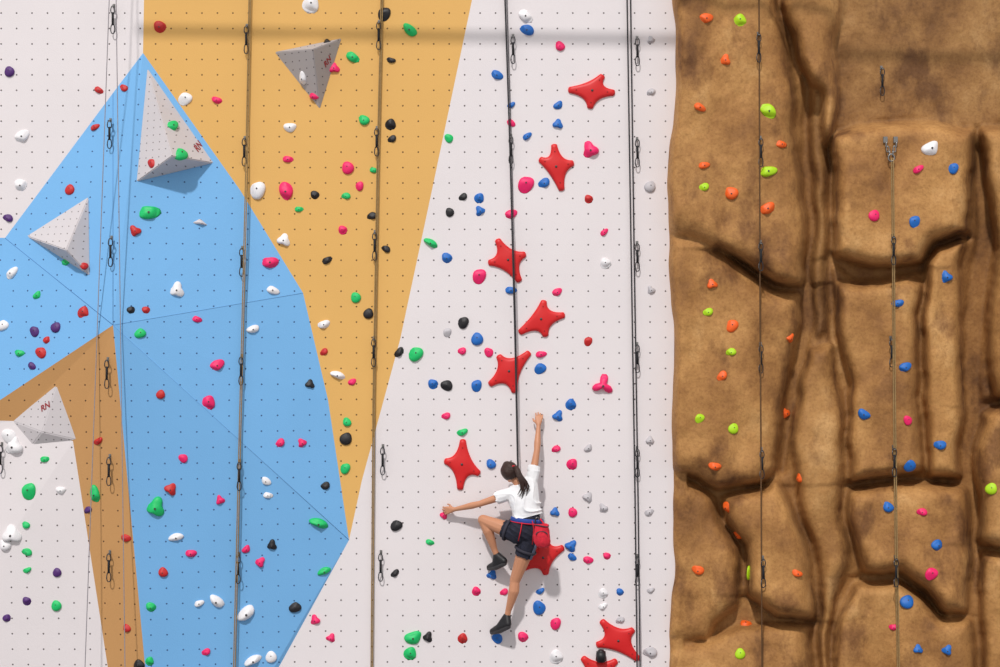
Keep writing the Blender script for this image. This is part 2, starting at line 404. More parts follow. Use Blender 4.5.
# ------------------------------------------------------------ ropes
def par(pl, dx): return [(x + dx, y) for x, y in pl]
r2 = [(251, -160), (249, 0), (245, 200), (240, 400), (233.5, 667), (229, 850)]
r3 = [(384, -160), (381, 0), (377, 170), (373, 400), (371, 667), (370, 850)]
r7 = [(891.5, 158), (892.5, 250), (893.5, 400), (895.5, 560), (897.5, 667), (898.5, 850)]
ROPES = [
 dict(mat='rope_grey', r=[.0048, .0048], label='thin pale grey rope at far left, its two strands spreading apart', strands=[[(115, -160), (85, 667), (79, 850)], [(114, -160), (125, 667), (128, 850)]]),
 dict(mat='rope_olive', r=[.0062, .0062], label='olive rope hanging down the yellow and blue walls, second from left', strands=[r2, par(r2, 1.6)]),
 dict(mat='rope_olive', r=[.0062, .0062], label='olive rope hanging down the right side of the yellow wall', strands=[r3, par(r3, 1.6)]),
 dict(mat='rope_black', r=[.0080, .0035], label='black rope running down to the climber on the white wall', strands=[[(504, -160), (505, 0), (510, 150), (515, 340), (517.5, 460), (520, 514)], [(506.5, -160), (506.8, 0), (511.5, 150), (516, 340), (518.3, 460), (521, 514)]]),
 dict(mat='rope_black', r=[.0068, .0068], label='black double rope near the right edge of the white wall', strands=[[(626, -160), (627, 0), (631, 250), (635, 500), (637, 667), (638, 850)], [(630, -160), (630.5, 0), (634, 250), (638, 500), (640, 667), (641, 850)]]),
 dict(mat='rope_brown', r=[.007], label='thin brown rope hanging down the left half of the rock wall', strands=[[(759, -160), (759, 0), (760, 300), (761, 470), (762, 667), (762, 850)]]),
 dict(mat='rope_olive', r=[.0068, .0068], label='olive rope hanging from the chain anchor on the rock wall', strands=[r7, par(r7, 1.8)]),
]
def interp(pl, y):
    for (x0, y0), (x1, y1) in zip(pl, pl[1:]):
        if y <= y1: return x0 + (x1 - x0) * (y - y0) / (y1 - y0)
    return pl[-1][0]
for ri, R in enumerate(ROPES):
    bm = bmesh.new()
    for si, st in enumerate(R['strands']):
        yy = np.arange(st[0][1], st[-1][1] + .1, 6.0)
        dep = np.array([hit(interp(st, y), min(y, 845))[0].y for y in yy])
        k = 7; env = np.array([dep[max(0, i - k):i + k + 1].min() for i in range(len(dep))])
        ker = np.ones(2 * k + 1) / (2 * k + 1); env = np.convolve(np.pad(env, k, mode='edge'), ker, mode='valid')
        env = np.minimum(env, dep) - .03 - .003 * si
        if ri == 0: env = np.full(env.shape, env.min())
        if ri == 3:
            f = np.clip((yy - 200) / 60, 0, 1) * (1 - np.clip((yy - 400) / 30, 0, 1)); env = env - .07 * f
            f = np.clip((yy - 400) / 112, 0, 1); env = env * (1 - f) + (-.19) * f
        if ri == 4: env = env - .06 * np.clip((yy - 575) / 50, 0, 1)
        tube(bm, [W(interp(st, y), y, e) for y, e in zip(yy, env)], R['r'][si], sides=6)
    tag(obj('climbing_rope', bm, M[R['mat']]), R['label'], 'rope', 'ropes hanging down the climbing wall')

# ------------------------------------------------------------ quickdraws
def biner_path(z0, z1, w):
    pts = []; n = 22; zc, h = (z0 + z1) / 2, abs(z1 - z0) / 2
    for k in range(n):
        a = 2 * math.pi * k / n
        c, s = math.cos(a), math.sin(a)
        x = w * math.copysign(abs(c) ** .7, c) * (1 - .25 * (s > 0) * s); z = h * math.copysign(abs(s) ** .8, s)
        pts.append((x, 0, zc + z))
    return pts
def make_quickdraw():
    root = empty('quickdraw', (0, 0, 0)); YO = -.05
    bm = bmesh.new(); box(bm, (0, -.004, .0), (.012, .004, .02)); box(bm, (0, -.03, -.018), (.01, .03, .003))
    bmesh.ops.create_cone(bm, cap_ends=True, segments=6, radius1=.009, radius2=.009, depth=.016, matrix=Matrix.Translation((0, -.012, .006)) @ Matrix.Rotation(math.pi / 2, 4, 'X'))
    obj('hanger', bm, M['steel'], root, smooth=False)
    off = Matrix.Translation((0, YO, 0))
    for nm, z0, z1 in (('upper_carabiner', -.01, -.085), ('lower_carabiner', -.19, -.285)):
        bm = bmesh.new(); tube(bm, biner_path(z0, z1, .02), .005, closed=True, sides=6)
        bm.transform(off); o = obj(nm, bm, M['biner'], root)
        g = bmesh.new(); tube(g, [(-.019, YO, (z0 * .75 + z1 * .25)), (-.023, YO, (z0 * .3 + z1 * .7))], .0046, sides=6); obj('gate', g, M['steel'], o)
    bm = bmesh.new(); box(bm, (0, YO, -.137), (.0115, .006, .066)); bmesh.ops.bevel(bm, geom=list(bm.edges), offset=.004, segments=2, affect='EDGES')
    obj('sling', bm, M['sling'], root)
    return root
QD = [
 ('beside the pale grey rope at far left', [(114, 20), (112, 135), (113, 252)]),
 ('beside the second rope from left', [(247, 40), (245, 152), (243, 262), (242, 370), (240, 475), (239, 568)]),
 ('beside the third rope from left', [(379, 36), (377, 142), (375, 246), (374, 352), (383, 460), (381, 566)]),
 ('beside the black rope above the climber', [(513, 50), (511, 150)]),
 ('beside the black rope near right edge of white wall', [(637, 52), (637, 153), (637, 257), (637, 358), (637, 462), (637, 570)]),
 ('on the rock wall beside the thin brown rope', [(758, 48), (760, 152), (760, 256), (760, 358), (761, 463), (762, 571)]),
 ('on the rock wall beside the anchored olive rope', [(892, 250), (890, 352), (893, 461), (895, 571)]),
 ('alone on the smooth upper right rock above the chain anchor', [(881, 82)]),
 ('hanging on the tan wall strip', [(108, 373), (110, 470), (110, 566)]),
 ('at the left frame edge on the lower white wall', [(2, 458)]),
]
ORD = ['topmost', 'second', 'third', 'fourth', 'fifth', 'sixth', 'seventh', 'eighth', 'ninth', 'tenth', 'eleventh', 'twelfth', 'thirteenth', 'fourteenth', 'fifteenth', 'sixteenth', 'seventeenth', 'eighteenth', 'nineteenth', 'twentieth']
def copy_thing(root):
    r = root.copy(); C.objects.link(r)
    for ch in list(root.children):
        c = ch.copy(); C.objects.link(c); c.parent = r
        for g in list(ch.children):
            d = g.copy(); C.objects.link(d); d.parent = c
    return r
proto = make_quickdraw(); first = True
for phrase, pts in QD:
    for k, (px, py) in enumerate(pts):
        q = proto if first else copy_thing(proto); first = False
        loc = hit(px, py - 14)[0]; mn = min(hit(px, py + t)[0].y for t in (-14, -7, 0, 7, 14))
        q.location = Vector((loc.x, max(mn, loc.y - .08) + .002, loc.z))
        if len(pts) == 1: lab = 'dark quickdraw ' + phrase
        else: lab = 'dark quickdraw %s, %s from the top' % (phrase, ORD[k]) if k else 'dark quickdraw %s, topmost one' % phrase
        tag(q, lab, 'quickdraw', 'quickdraws on the climbing wall')
# chain anchor
an = hit(890, 142)[0]; root = empty('chain_anchor', an); tag(root, 'steel chain anchor holding the olive rope on the rock wall', 'anchor')
for s in (-1, 1):
    bm = bmesh.new(); box(bm, an + Vector((s * .05, -.012, .02)), (.02, .012, .03)); obj('hanger', bm, M['steel'], root, smooth=False)
    for k in range(3):
        c = an + Vector((s * (.05 - .017 * k), -.04, -.03 - .045 * k)); bm = bmesh.new()
        pts = [c + Vector(((.013 * math.cos(a) if k % 2 else 0), (0 if k % 2 else .013 * math.cos(a)), .03 * math.sin(a))) for a in [2 * math.pi * j / 12 for j in range(12)]]
        tube(bm, pts, .006, closed=True, sides=6); obj('chain_link', bm, M['steel'], root)
bm = bmesh.new(); tube(bm, [an + Vector((.03 * math.cos(a), -.05, -.16 + .035 * math.sin(a))) for a in [2 * math.pi * j / 16 for j in range(16)]], .008, closed=True, sides=6); obj('ring', bm, M['steel'], root)

# ------------------------------------------------------------ holds
HC = {}
def hold_mesh(shape, var, colour):
    key = (shape, var, colour)
    if key in HC: return HC[key]
    r = random.Random(sum(map(ord, shape)) * 31 + var * 7)
    bm = bmesh.new(); bmesh.ops.create_icosphere(bm, subdivisions=3, radius=1)
    p1, p2, p3 = r.uniform(0, 6.28), r.uniform(0, 6.28), r.uniform(0, 6.28)
    dpt = r.uniform(.46, .62)
    planes = []
    for _ in range(3):
        a = r.uniform(0, 6.28); t = r.uniform(.35, 1.05)
        planes.append((Vector((math.sin(t) * math.cos(a), -math.cos(t), math.sin(t) * math.sin(a))), r.uniform(.48, .64)))
    for v in bm.verts:
        x, y, z = v.co; th = math.atan2(z, x)
        f = 1 + .08 * math.sin(2 * th + p1) + .06 * math.sin(3 * th + p3)
        ax, az = 1.0, .80
        if shape == 'tri': f = .86 + .2 * math.cos(3 * (th - math.pi / 2)) + .05 * math.sin(2 * th + p1); az = 1.0
        if shape == 'star3': f = .68 + .36 * math.cos(3 * (th - math.pi / 2)) + .05 * math.sin(th); az = 1.0
        if shape == 'long': ax, az = 1.0, .5
        if shape == 'tall': ax, az = .72, 1.15
        if shape == 'drop': f *= 1 - .32 * math.sin(th); az = 1.05
        if shape == 'bean': f *= 1 - .24 * max(0, math.sin(th)) ** 3; az = .70
        nx_, nz_ = x * ax * f, z * az * f
        if y > 0: ny_ = y * .12
        else:
            ny_ = -dpt * (abs(y) ** .8) * (1 - .3 * z)            # deeper towards the bottom lip
            ny_ += .12 * math.exp(-((x / .6) ** 2 + ((z - .35) / .25) ** 2))
            ny_ = min(ny_, -.03)
            q = Vector((nx_, ny_, nz_))
            for n_, o_ in planes:
                e = q.dot(n_) - o_ * (.75 + .25 * dpt)
                if e > 0: q -= n_ * e * .7
            nx_, ny_, nz_ = q.x, min(q.y, -.02), q.z
        v.co = (nx_, ny_, nz_)
    me = bpy.data.meshes.new('climbing_hold'); bm.to_mesh(me)
    yb = min(v.co.y for v in bm.verts if abs(v.co.x) < .25 and abs(v.co.z + .1) < .25)
    bm.free()
    me.polygons.foreach_set('use_smooth', [True] * len(me.polygons)); me.materials.append(M[colour])
    HC[key] = (me, yb); return HC[key]
def bolt_mesh(mat):
    bm = bmesh.new()
    bmesh.ops.create_cone(bm, cap_ends=True, segments=12, radius1=.12, radius2=.1, depth=.14, matrix=Matrix.Rotation(math.pi / 2, 4, 'X'))
    bmesh.ops.create_cone(bm, cap_ends=True, segments=6, radius1=.05, radius2=.05, depth=.18, matrix=Matrix.Rotation(math.pi / 2, 4, 'X'))
    me = bpy.data.meshes.new('bolt'); bm.to_mesh(me); bm.free(); me.materials.append(mat); return me
BOLT = bolt_mesh(M['darkbolt'])
def frame(loc, n, roll, s):
    n = (n + Vector((0, -.5, 0))).normalized()
    up = Vector((0, 0, 1)); z = (up - n * up.dot(n)).normalized(); y = -n; x = y.cross(z)
    R = Matrix((x, y, z)).transposed().to_4x4()
    return Matrix.Translation(loc + n * .001) @ R @ Matrix.Rotation(roll, 4, 'Y') @ Matrix.Diagonal((s, s, s, 1))
HOLDS = {
 'pink': [(217,100,11),(288,159,11),(347,166,12),(286,191,18,'tall'),(359,185,8),(342,229,9),(270,262,18,'bean'),(197,319,10),(217,365,14),(209,401,14,'drop'),(280,443,10),(302,443,10),(183,457,8),(220,500,10),(246,549,10),(191,553,12),(260,562,11),(206,652,9),(315,620,11),(331,638,10),
  (560,46,11),(511,123,9),(590,150,18,'tri'),(526,182,16,'drop'),(604,232,9),(511,214,12),(479,274,14),(557,292,10),(462,351,9),(489,351,9),(541,354,11),(603,385,23,'star3'),(446,416,9),(556,449,9),(573,463,11),(572,511,9),(588,560,10),(555,622,11),(523,637,12),(476,590,9),(504,592,8),(607,556,8),
  (334,68,12),(314,96,10),(918,169,11),(875,214,11),(908,419,9),(922,512,10),(932,572,12),(894,627,10),(352,382,8),(444,515,9)],
 'red': [(160,27,14),(99,90,10),(95,127,10),(124,88,9),(70,188,10),(135,231,12),(84,311,12),(41,351,11),(47,340,8),(152,162,9),(84,266,9),(161,393,8),(171,489,13),(163,572,11),(463,637,10),(126,538,10),(98,441,10),(588,198,8),(146,310,8),(324,352,8),(588,340,8),(127,628,9)],
 'green': [(410,30,18,'long',.75),(353,57,15,'bean'),(364,120,12),(374,170,9),(172,126,14),(181,153,14),(149,212,22,'bean'),(299,209,9),(346,196,9),(66,262,9),(37,295,10),(20,353,11),(141,332,10),(355,296,10),(416,352,14),(347,422,10),(345,467,10),(449,137,8),(431,243,15,'long',.5),(462,432,11),(156,507,20,'tri',.35),(319,523,19,'long',.3),(324,571,14,'long'),(151,607,11),(28,489,15),(95,494,15,'tall'),(45,459,10),(430,542,9),(413,637,19),(411,652,13),(27,552,10),(56,604,10),(26,525,8),(27,570,8),(150,660,8)],
 'white': [(22,136,15),(21,185,14),(12,273,13,'tall'),(4,324,11),(186,97,13),(290,127,14,'bean'),(257,188,16),(284,240,14),(177,290,16),(273,290,13),(253,329,14,'long',-.3),(324,324,13,'bean'),(338,375,15,'long',.3),(303,78,12,'tall'),(266,481,10),(268,495,10),(176,537,15,'long',-.3),(199,603,10),(217,601,18,'long',.7),(246,613,22,'long',-.7),(253,660,18,'long',-.5),(312,3,17),(526,16,17,'bean'),(605,262,11),(603,592,10),(603,606,10),(556,655,14),(930,148,20,'bean'),(14,446,20,'tri'),(9,434,14),(12,534,20,'tri'),(5,545,13),(61,490,11),(271,655,11)],
 'grey': [(651,185,11),(651,92,9),(651,40,8),(651,290,9),(650,440,9),(649,512,10),(650,652,14),(588,448,10),(588,497,11),(603,508,10),(620,620,9),(651,590,8),(447,331,7)],
 'black': [(384,12,13),(327,42,9),(391,60,9),(391,123,11),(392,139,9),(315,195,10),(372,216,10),(327,260,11),(386,249,9),(369,312,10),(399,352,12),(310,384,10),(347,437,12),(325,486,10),(272,545,11),(296,606,11),(463,321,11),(446,384,11),(463,197,9),(397,524,11),(395,573,10),(428,637,11),(139,664,12),(131,310,8),(449,211,8)],
 'blue': [(527,30,14),(497,75,12),(558,105,11),(558,124,11),(527,136,10),(544,183,12),(480,197,10),(480,211,11),(447,258,12),(511,290,12),(477,337,12),(432,383,10),(476,384,11),(541,367,11),(571,403,11),(558,416,12),(491,464,11),(555,512,10),(571,546,13),(540,606,13),(540,591,9),(492,575,11),(497,637,10),(620,592,8),(511,105,8),(572,557,9),
  (953,167,10),(914,220,11),(946,277,13),(898,303,12),(905,367,12),(864,414,14),(940,445,12),(910,464,12),(888,507,12),(937,545,13),(908,600,13),(918,649,10),(947,650,11)],
 'orange': [(706,18,13),(725,60,12),(700,107,12),(704,165,11),(781,144,12),(731,193,15),(767,208,17),(712,284,11),(732,324,12),(790,338,10),(722,376,11),(785,413,12),(715,466,13),(800,478,10),(728,507,13),(698,570,12),(797,573,11),(745,624,12),(738,535,10)],
 'lime': [(740,19,13),(768,111,17,'tall'),(768,171,17,'bean'),(704,187,10),(708,312,10),(731,352,10),(700,417,9),(734,427,10),(749,571,13),(740,652,10),(992,487,11)],
 'purple': [(9,70,10),(8,218,10),(35,330,10),(57,326,10),(32,366,9),(7,618,9),(57,571,8),(88,510,8),(26,600,8)],
}
PN = {'wall_upper_left': 'upper left white wall', 'wall_left': 'blue wall', 'wall_top': 'yellow wall', 'wall_lower_left': 'tan wall', 'wall_bottom_left': 'lower left white wall', 'wall_center': 'middle white wall', 'wall_right': 'rock wall', 'volume': 'pyramid volume'}
NUM = ['first', 'second', 'third', 'fourth', 'fifth', 'sixth', 'seventh']
def gap(px, py):
    xs = [interp(R['strands'][0], py) for R in ROPES]; xs[0] = 112
    k = sum(px > x for x in xs)
    if k == 0: return 'left of first rope'
    if k == 7: return 'right of last rope'
    return 'between %s and %s ropes' % (NUM[k - 1], NUM[k])
SPECIAL = {(444, 515): 'small pink hold gripped by the climber with her left hand', (492, 575): 'blue hold under the raised left shoe of the climber',
           (497, 637): 'blue hold under the lower right shoe of the climber', (930, 148): 'white hold near the top of the large rock bulge',
           (603, 385): 'large pink three lobed hold right of the red stars on the white wall', (139, 664): 'black hold shape standing in for a head top at the bottom frame edge'}  # the lowest black hold is added in place of a head top
recs = []
for colr, lst in HOLDS.items():
    for t in lst:
        px, py, w = t[:3]; shape = t[3] if len(t) > 3 else None; roll = t[4] if len(t) > 4 else None
        loc, n, own = hit(px, py); recs.append([colr, px, py, w, shape, roll, loc, n, own])
cnt = {}
for r in recs: cnt.setdefault((r[0], r[8], gap(r[1], r[2])), []).append(r)
for key, g in cnt.items():
    g.sort(key=lambda r: r[2])
    for k, r in enumerate(g):
        colr, own, gp = key
        if (r[1], r[2]) in SPECIAL: lab = SPECIAL[(r[1], r[2])]
        else:
            size = 'large ' if r[3] >= 16 else ''
            pan = PN[own]
            where = pan if own in ('wall_upper_left', 'wall_bottom_left', 'wall_lower_left') else pan + ' ' + gp
            if len(g) == 1: lab = '%s%s hold on %s, the only %s one' % (size, colr, where, colr)
            elif k == len(g) - 1: lab = '%s%s hold on %s, lowest %s one' % (size, colr, where, colr)
            elif k == 0: lab = '%s%s hold on %s, topmost %s one' % (size, colr, where, colr)
            else: lab = '%s%s hold on %s, %s %s from top' % (size, colr, where, ORD[k], colr)
        r.append(lab)
rs = random.Random(11)
for r in recs:
    colr, px, py, w, shape, roll, loc, n, own, lab = r
    shape2 = shape or rs.choice(['blob', 'drop', 'drop', 'bean', 'tri', 'blob'])
    if roll is None: roll = rs.uniform(-.7, .7)
    if shape == 'star3': roll = .15
    me, yb = hold_mesh(shape2, rs.randrange(5), colr)
    o = bpy.data.objects.new('climbing_hold', me); o.matrix_world = frame(loc, n, roll, max(w, 8.5) / 200 * 1.0)
    C.objects.link(o); tag(o, lab, 'climbing hold', 'climbing holds on the ' + PN[own])
    if w >= 9:
        b = bpy.data.objects.new('bolt', BOLT); C.objects.link(b); b.parent = o; b.location = (0, yb + .03, -.1)

# ------------------------------------------------------------ red star holds
STARS = [
 ((592, 91), [(568, 90), (603, 75), (615, 93), (590, 109)], 'topmost red star hold on the white wall'),
 ((556, 167), [(554, 144), (574, 163), (562, 191), (539, 159)], 'red star hold second from the top of the white wall'),
 ((508, 260), [(497, 239), (526, 254), (520, 282), (488, 263)], 'red star hold left of the others, third from the top'),
 ((541, 319), [(544, 300), (565, 315), (546, 337), (519, 333)], 'red star hold fourth from the top, just above the middle'),
 ((509, 371), [(498, 355), (530, 352), (515, 393), (489, 385)], 'red star hold fifth from the top, above the head of the climber'),
 ((462, 464), [(463, 439), (480, 474), (460, 490), (444, 461)], 'red star hold left of the climber above her outstretched arm'),
 ((543, 557), [(546, 530), (564, 547), (546, 575), (522, 569)], 'red star hold behind the hips of the climber'),
 ((618, 640), [(601, 620), (634, 629), (639, 660), (596, 645)], 'red star hold at lower right beside the double black rope'),
 ((599, 674), [(582, 657), (617, 660), (608, 692), (586, 690)], 'red star hold cut off by the bottom frame edge'),
]
def qb(p0, c, p2, n):
    return [p0 * (1 - s) ** 2 + c * 2 * s * (1 - s) + p2 * s * s for s in [k / n for k in range(n + 1)]]
for (cx, cy), tips, lab in STARS:
    loc, n, own = hit(cx, cy); bm = bmesh.new()
    T = sorted([(math.atan2(-(y - cy), x - cx), math.hypot(x - cx, y - cy) / 100) for x, y in tips])
    poly = []
    for i in range(4):                                   # blunt arm end, then a concave side to the next arm
        a0, r0 = T[i]; a1, r1 = T[(i + 1) % 4]
        if i == 3: a1 += 2 * math.pi
        u0 = Vector((math.cos(a0), math.sin(a0), 0)); n0 = Vector((-u0.y, u0.x, 0)); u1 = Vector((math.cos(a1), math.sin(a1), 0)); n1 = Vector((-u1.y, u1.x, 0))
        hw = .031
        cap = [u0 * (r0 - hw * .55) + (u0 * math.cos(b) * .55 + n0 * math.sin(b)) * hw for b in [math.pi * (-.5 + k / 6) for k in range(7)]]
        poly += cap
        e0 = cap[-1]; e1 = u1 * (r1 - hw * .55) - n1 * hw
        am = (a0 + a1) / 2; c = Vector((math.cos(am), math.sin(am), 0)) * .078
        poly += qb(e0, c, e1, 16)[1:-1]
    PA = np.array([[p.x, p.y] for p in poly]); PB = np.roll(PA, -1, 0)
    def edist(q):
        e = PB - PA; t = np.clip(((q - PA) * e).sum(1) / ((e * e).sum(1) + 1e-12), 0, 1)
        return np.hypot(*(PA + e * t[:, None] - q).T).min()
    def hgt(q):
        d = edist(np.array(q)); r_ = math.hypot(*q)
        return .012 + .020 * (1 - math.exp(-d / .010)) + .014 * math.exp(-(r_ / .1) ** 2) * min(1, d / .03)
    NR = 10; NS = len(poly); rings = []
    ctr = bm.verts.new(loc + Vector((0, -hgt((0, 0)), 0)))
    for k in range(1, NR + 1):
        t = (k / NR) ** .8; ring = []
        for p in poly:
            q = (p.x * t, p.y * t)
            ring.append(bm.verts.new(loc + Vector((q[0], -hgt(q), q[1]))))
        rings.append(ring)
    rings.append([bm.verts.new(Vector((v.co.x, loc.y + .004, v.co.z))) for v in rings[-1]])
    for j in range(NS):
        bm.faces.new((ctr, rings[0][j], rings[0][(j + 1) % NS]))
        for k in range(NR):
            bm.faces.new((rings[k][j], rings[k + 1][j], rings[k + 1][(j + 1) % NS], rings[k][(j + 1) % NS]))
    o = obj('star_hold', bm, M['star']); tag(o, lab, 'climbing hold', 'red star shaped holds')
    for a, rr in [(0, 0)] + [(a, .66 * r_) for a, r_ in T]:
        q = (rr * math.cos(a), rr * math.sin(a)); s = .014 if rr == 0 else .007
        bm = bmesh.new()
        bmesh.ops.create_cone(bm, cap_ends=True, segments=10, radius1=s, radius2=s * .8, depth=.012, matrix=Matrix.Translation(loc + Vector((q[0], -hgt(q), q[1]))) @ Matrix.Rotation(math.pi / 2, 4, 'X'))
        obj('bolt' if rr == 0 else 'screw', bm, M['darkbolt'] if rr == 0 else M['redscrew'], o)
bm = bmesh.new(); c = W(601, 656, -.07)
bmesh.ops.create_cone(bm, cap_ends=True, segments=20, radius1=.055, radius2=.045, depth=.12, matrix=Matrix.Translation(c))
bmesh.ops.bevel(bm, geom=[e for e in bm.edges if len(e.link_faces) == 2 and e.calc_face_angle() > 1], offset=.015, segments=3, affect='EDGES')
tag(obj('climbing_hold', bm, M['black']), 'black rounded hold on top of the lowest red star hold', 'climbing hold')

# ------------------------------------------------------------ climber
P = lambda x, y, d: W(x, y, -d)
pel = P(525, 531, .30)
person = empty('person', pel); tag(person, 'climber in white t-shirt and dark shorts reaching up with one arm, seen from behind', 'person')
rsh, rel, rwr = P(532, 480, .25), P(537, 450, .19), P(538.5, 425, .10)
lsh, lel, lwr = P(512, 493, .25), P(479, 504, .21), P(454, 509.5, .10)
lhip, lkn, lan = P(518, 534, .28), P(483, 520, .17), P(497, 556, .15)
rhip, rkn, ran = P(530, 537, .28), P(515, 580, .22), P(507, 617, .17)
lat = (rsh - lsh).normalized()
neck = P(519, 484, .26); hc = P(509.5, 472, .25)
rib = P(524, 498, .27); wai = P(527, 514, .29)
hl = (rhip - lhip).normalized(); lw = (lat + hl).normalized()
def hand(bm, wr, fd, side):
    fd = fd.normalized(); nrm = Vector((0, 1, 0)); nrm = (nrm - fd * nrm.dot(fd)).normalized(); sd = (side - fd * side.dot(fd)); sd = (sd - nrm * sd.dot(nrm)).normalized()
    kn = [wr + fd * .085 + sd * (.03 - .02 * i) - fd * (.004 * abs(i - 1)) for i in range(4)]
    hull(bm, [(wr, .023), (kn[0], .012), (kn[3], .011), (wr + sd * .018 + fd * .02, .016)])
    hull(bm, [(wr, .02), (kn[1], .012), (kn[2], .012)])
    for i, L in enumerate((.068, .078, .072, .056)):
        p = kn[i]; d = fd + sd * (.12 - .08 * i)
        for f, bend in [(.42, .25), (.32, .9), (.26, 1.5)]:
            q = p + (d * math.cos(bend) + nrm * math.sin(bend)).normalized() * L * f
            hull(bm, [(p, .0095), (q, .0085)], 1); p = q
    p = wr + fd * .02 + sd * .022; q = p + (fd * .5 + sd * .75 + nrm * .2).normalized() * .035; t = q + (fd * .9 + sd * .3 + nrm * .5).normalized() * .032
    hull(bm, [(p, .013), (q, .0105)], 1); hull(bm, [(q, .0105), (t, .009)], 1)
def limb(bm, pts):
    for (p, r), (q, s) in zip(pts, pts[1:]): hull(bm, [(p, r), (q, s)])
hup = Vector((-.28, -.05, .95)).normalized(); face = Vector((-.38, .88, .12)); face = (face - hup * face.dot(hup)).normalized(); hr = face.cross(hup)
bm = bmesh.new()
def arm(bm, s, e, w):
    limb(bm, [(s, .046), (s.lerp(e, .3), .043), (s.lerp(e, .6), .037), (e, .031), (e.lerp(w, .28), .035), (e.lerp(w, .65), .027), (w, .021)])
arm(bm, rsh, rel, rwr); arm(bm, lsh, lel, lwr)
hand(bm, rwr, P(539.5, 412, .06) - rwr, Vector((-1, 0, 0)))
hand(bm, lwr, P(443, 511, .06) - lwr, Vector((0, 0, 1)))
def calf(a, k, out):
    m = k.lerp(a, .28) + out * .022; return [(k, .05), (m, .056), (k.lerp(a, .55) + out * .012, .043), (k.lerp(a, .8), .032), (a, .03)]
limb(bm, [(lhip, .085), (lhip.lerp(lkn, .5), .076), (lkn, .054)]); limb(bm, calf(lan, lkn, Vector((.5, -.8, 0))))
limb(bm, [(rhip, .085), (rhip.lerp(rkn, .5), .078), (rkn, .054)]); limb(bm, calf(ran, rkn, Vector((.5, -.8, 0))))
ltoe, rtoe = P(489, 567, .05), P(492, 631, .05); lheel, rheel = P(504, 561, .2), P(508, 624, .2)
hull(bm, [(lan, .03), (ltoe.lerp(lheel, .3), .02)]); hull(bm, [(ran, .03), (rtoe.lerp(rheel, .3), .02)])
def torso(bm, g):
    hull(bm, [(rib + lat * .06, .08 + g), (rib - lat * .06, .08 + g), (wai + lw * .045, .074 + g), (wai - lw * .045, .074 + g)])
    hull(bm, [(rsh - lat * .01, .045 + g), (lsh + lat * .01, .045 + g), (rib + lat * .06, .08 + g), (rib - lat * .06, .08 + g)])
torso(bm, 0)
hull(bm, [(wai + lw * .045, .074), (wai - lw * .045, .074), (pel + hl * .06, .093), (pel - hl * .06, .093)])
hull(bm, [(neck, .045), (rsh.lerp(neck, .4), .038), (lsh.lerp(neck, .4), .038)]); hull(bm, [(neck, .042), (hc - hup * .03, .043)])
hull(bm, [(hc + hup * .02, .076), (hc - face * .02 + hup * .015, .074)], 3)
hull(bm, [(hc + face * .02, .066), (hc + face * .050 - hup * .082, .026), (hc + face * .02 - hup * .058, .043)])
hull(bm, [(hc + face * .08 + hup * .01, .010), (hc + face * .1 - hup * .028, .011)], 1)
for s in (-1, 1): hull(bm, [(hc + hr * s * .076 + hup * .015 - face * .01, .012), (hc + hr * s * .074 - hup * .02, .009)], 1)
body = remesh('body', bm, M['skin'], person, .0045, 4)
for s in (-1, 1):
    bm = bmesh.new(); bmesh.ops.create_icosphere(bm, subdivisions=2, radius=.011, matrix=Matrix.Translation(hc + face * .078 + hr * s * .029)); obj('eye', bm, M['black'], person)
bm = bmesh.new(); hull(bm, [(hc + face * .08 - hup * .058 + hr * .018, .006), (hc + face * .08 - hup * .058 - hr * .018, .006)], 1); obj('mouth', bm, M['ink'], person)
# hair
bm = bmesh.new(); bmesh.ops.create_icosphere(bm, subdivisions=4, radius=1)
for v in bm.verts:
    d = v.co.copy(); v.co = hc + hup * .012 - face * .012 + hr * d.x * .084 + face * d.y * .097 + hup * d.z * .099
bmesh.ops.delete(bm, geom=[v for v in bm.verts if (v.co - hc).dot(face) > .04 and (v.co - hc).dot(hup) < .068 or (v.co - hc).dot(hup) < -.068], context='VERTS')
for v in bm.verts:
    u = (v.co - hc); v.co += (u.normalized()) * .004 * math.sin(70 * u.dot(hr) + 25 * u.dot(hup))
hair = obj('hair', bm, M['hair'], person)
pb = hc - face * .088 + hup * .035 + hr * .02
bm = bmesh.new(); tube(bm, [pb + face * .02, pb - face * .03 + hr * .02, P(518.5, 473, .375), P(522, 479, .38), P(523.5, 486, .375), P(521.5, 493, .36)], [.02, .026, .028, .024, .017, .005], sides=12); obj('ponytail', bm, M['hair'], hair)
for k, (dx, dy, ln) in enumerate([(-3, 1, 0), (2, -1, -3), (3.5, 1, 1), (0, 0, 4), (-1.5, 0, 2), (5, 0, -4)]):
    bm = bmesh.new(); tube(bm, [P(515, 469, .37), P(519 + dx * .4, 475 + dy, .395), P(523 + dx * .7, 482 + dy, .395), P(524 + dx, 489 + ln * .6, .385), P(521.5 + dx * 1.3, 495 + ln, .37)], [.011, .014, .012, .008, .002], sides=6); obj('hair_lock', bm, M['hair'], hair)
bm = bmesh.new(); tube(bm, [pb - face * .008 + (hr * math.cos(a) + hup * math.sin(a)) * .024 for a in [2 * math.pi * k / 14 for k in range(14)]], .007, closed=True, sides=6); obj('hair_tie', bm, M['redweb'], hair)
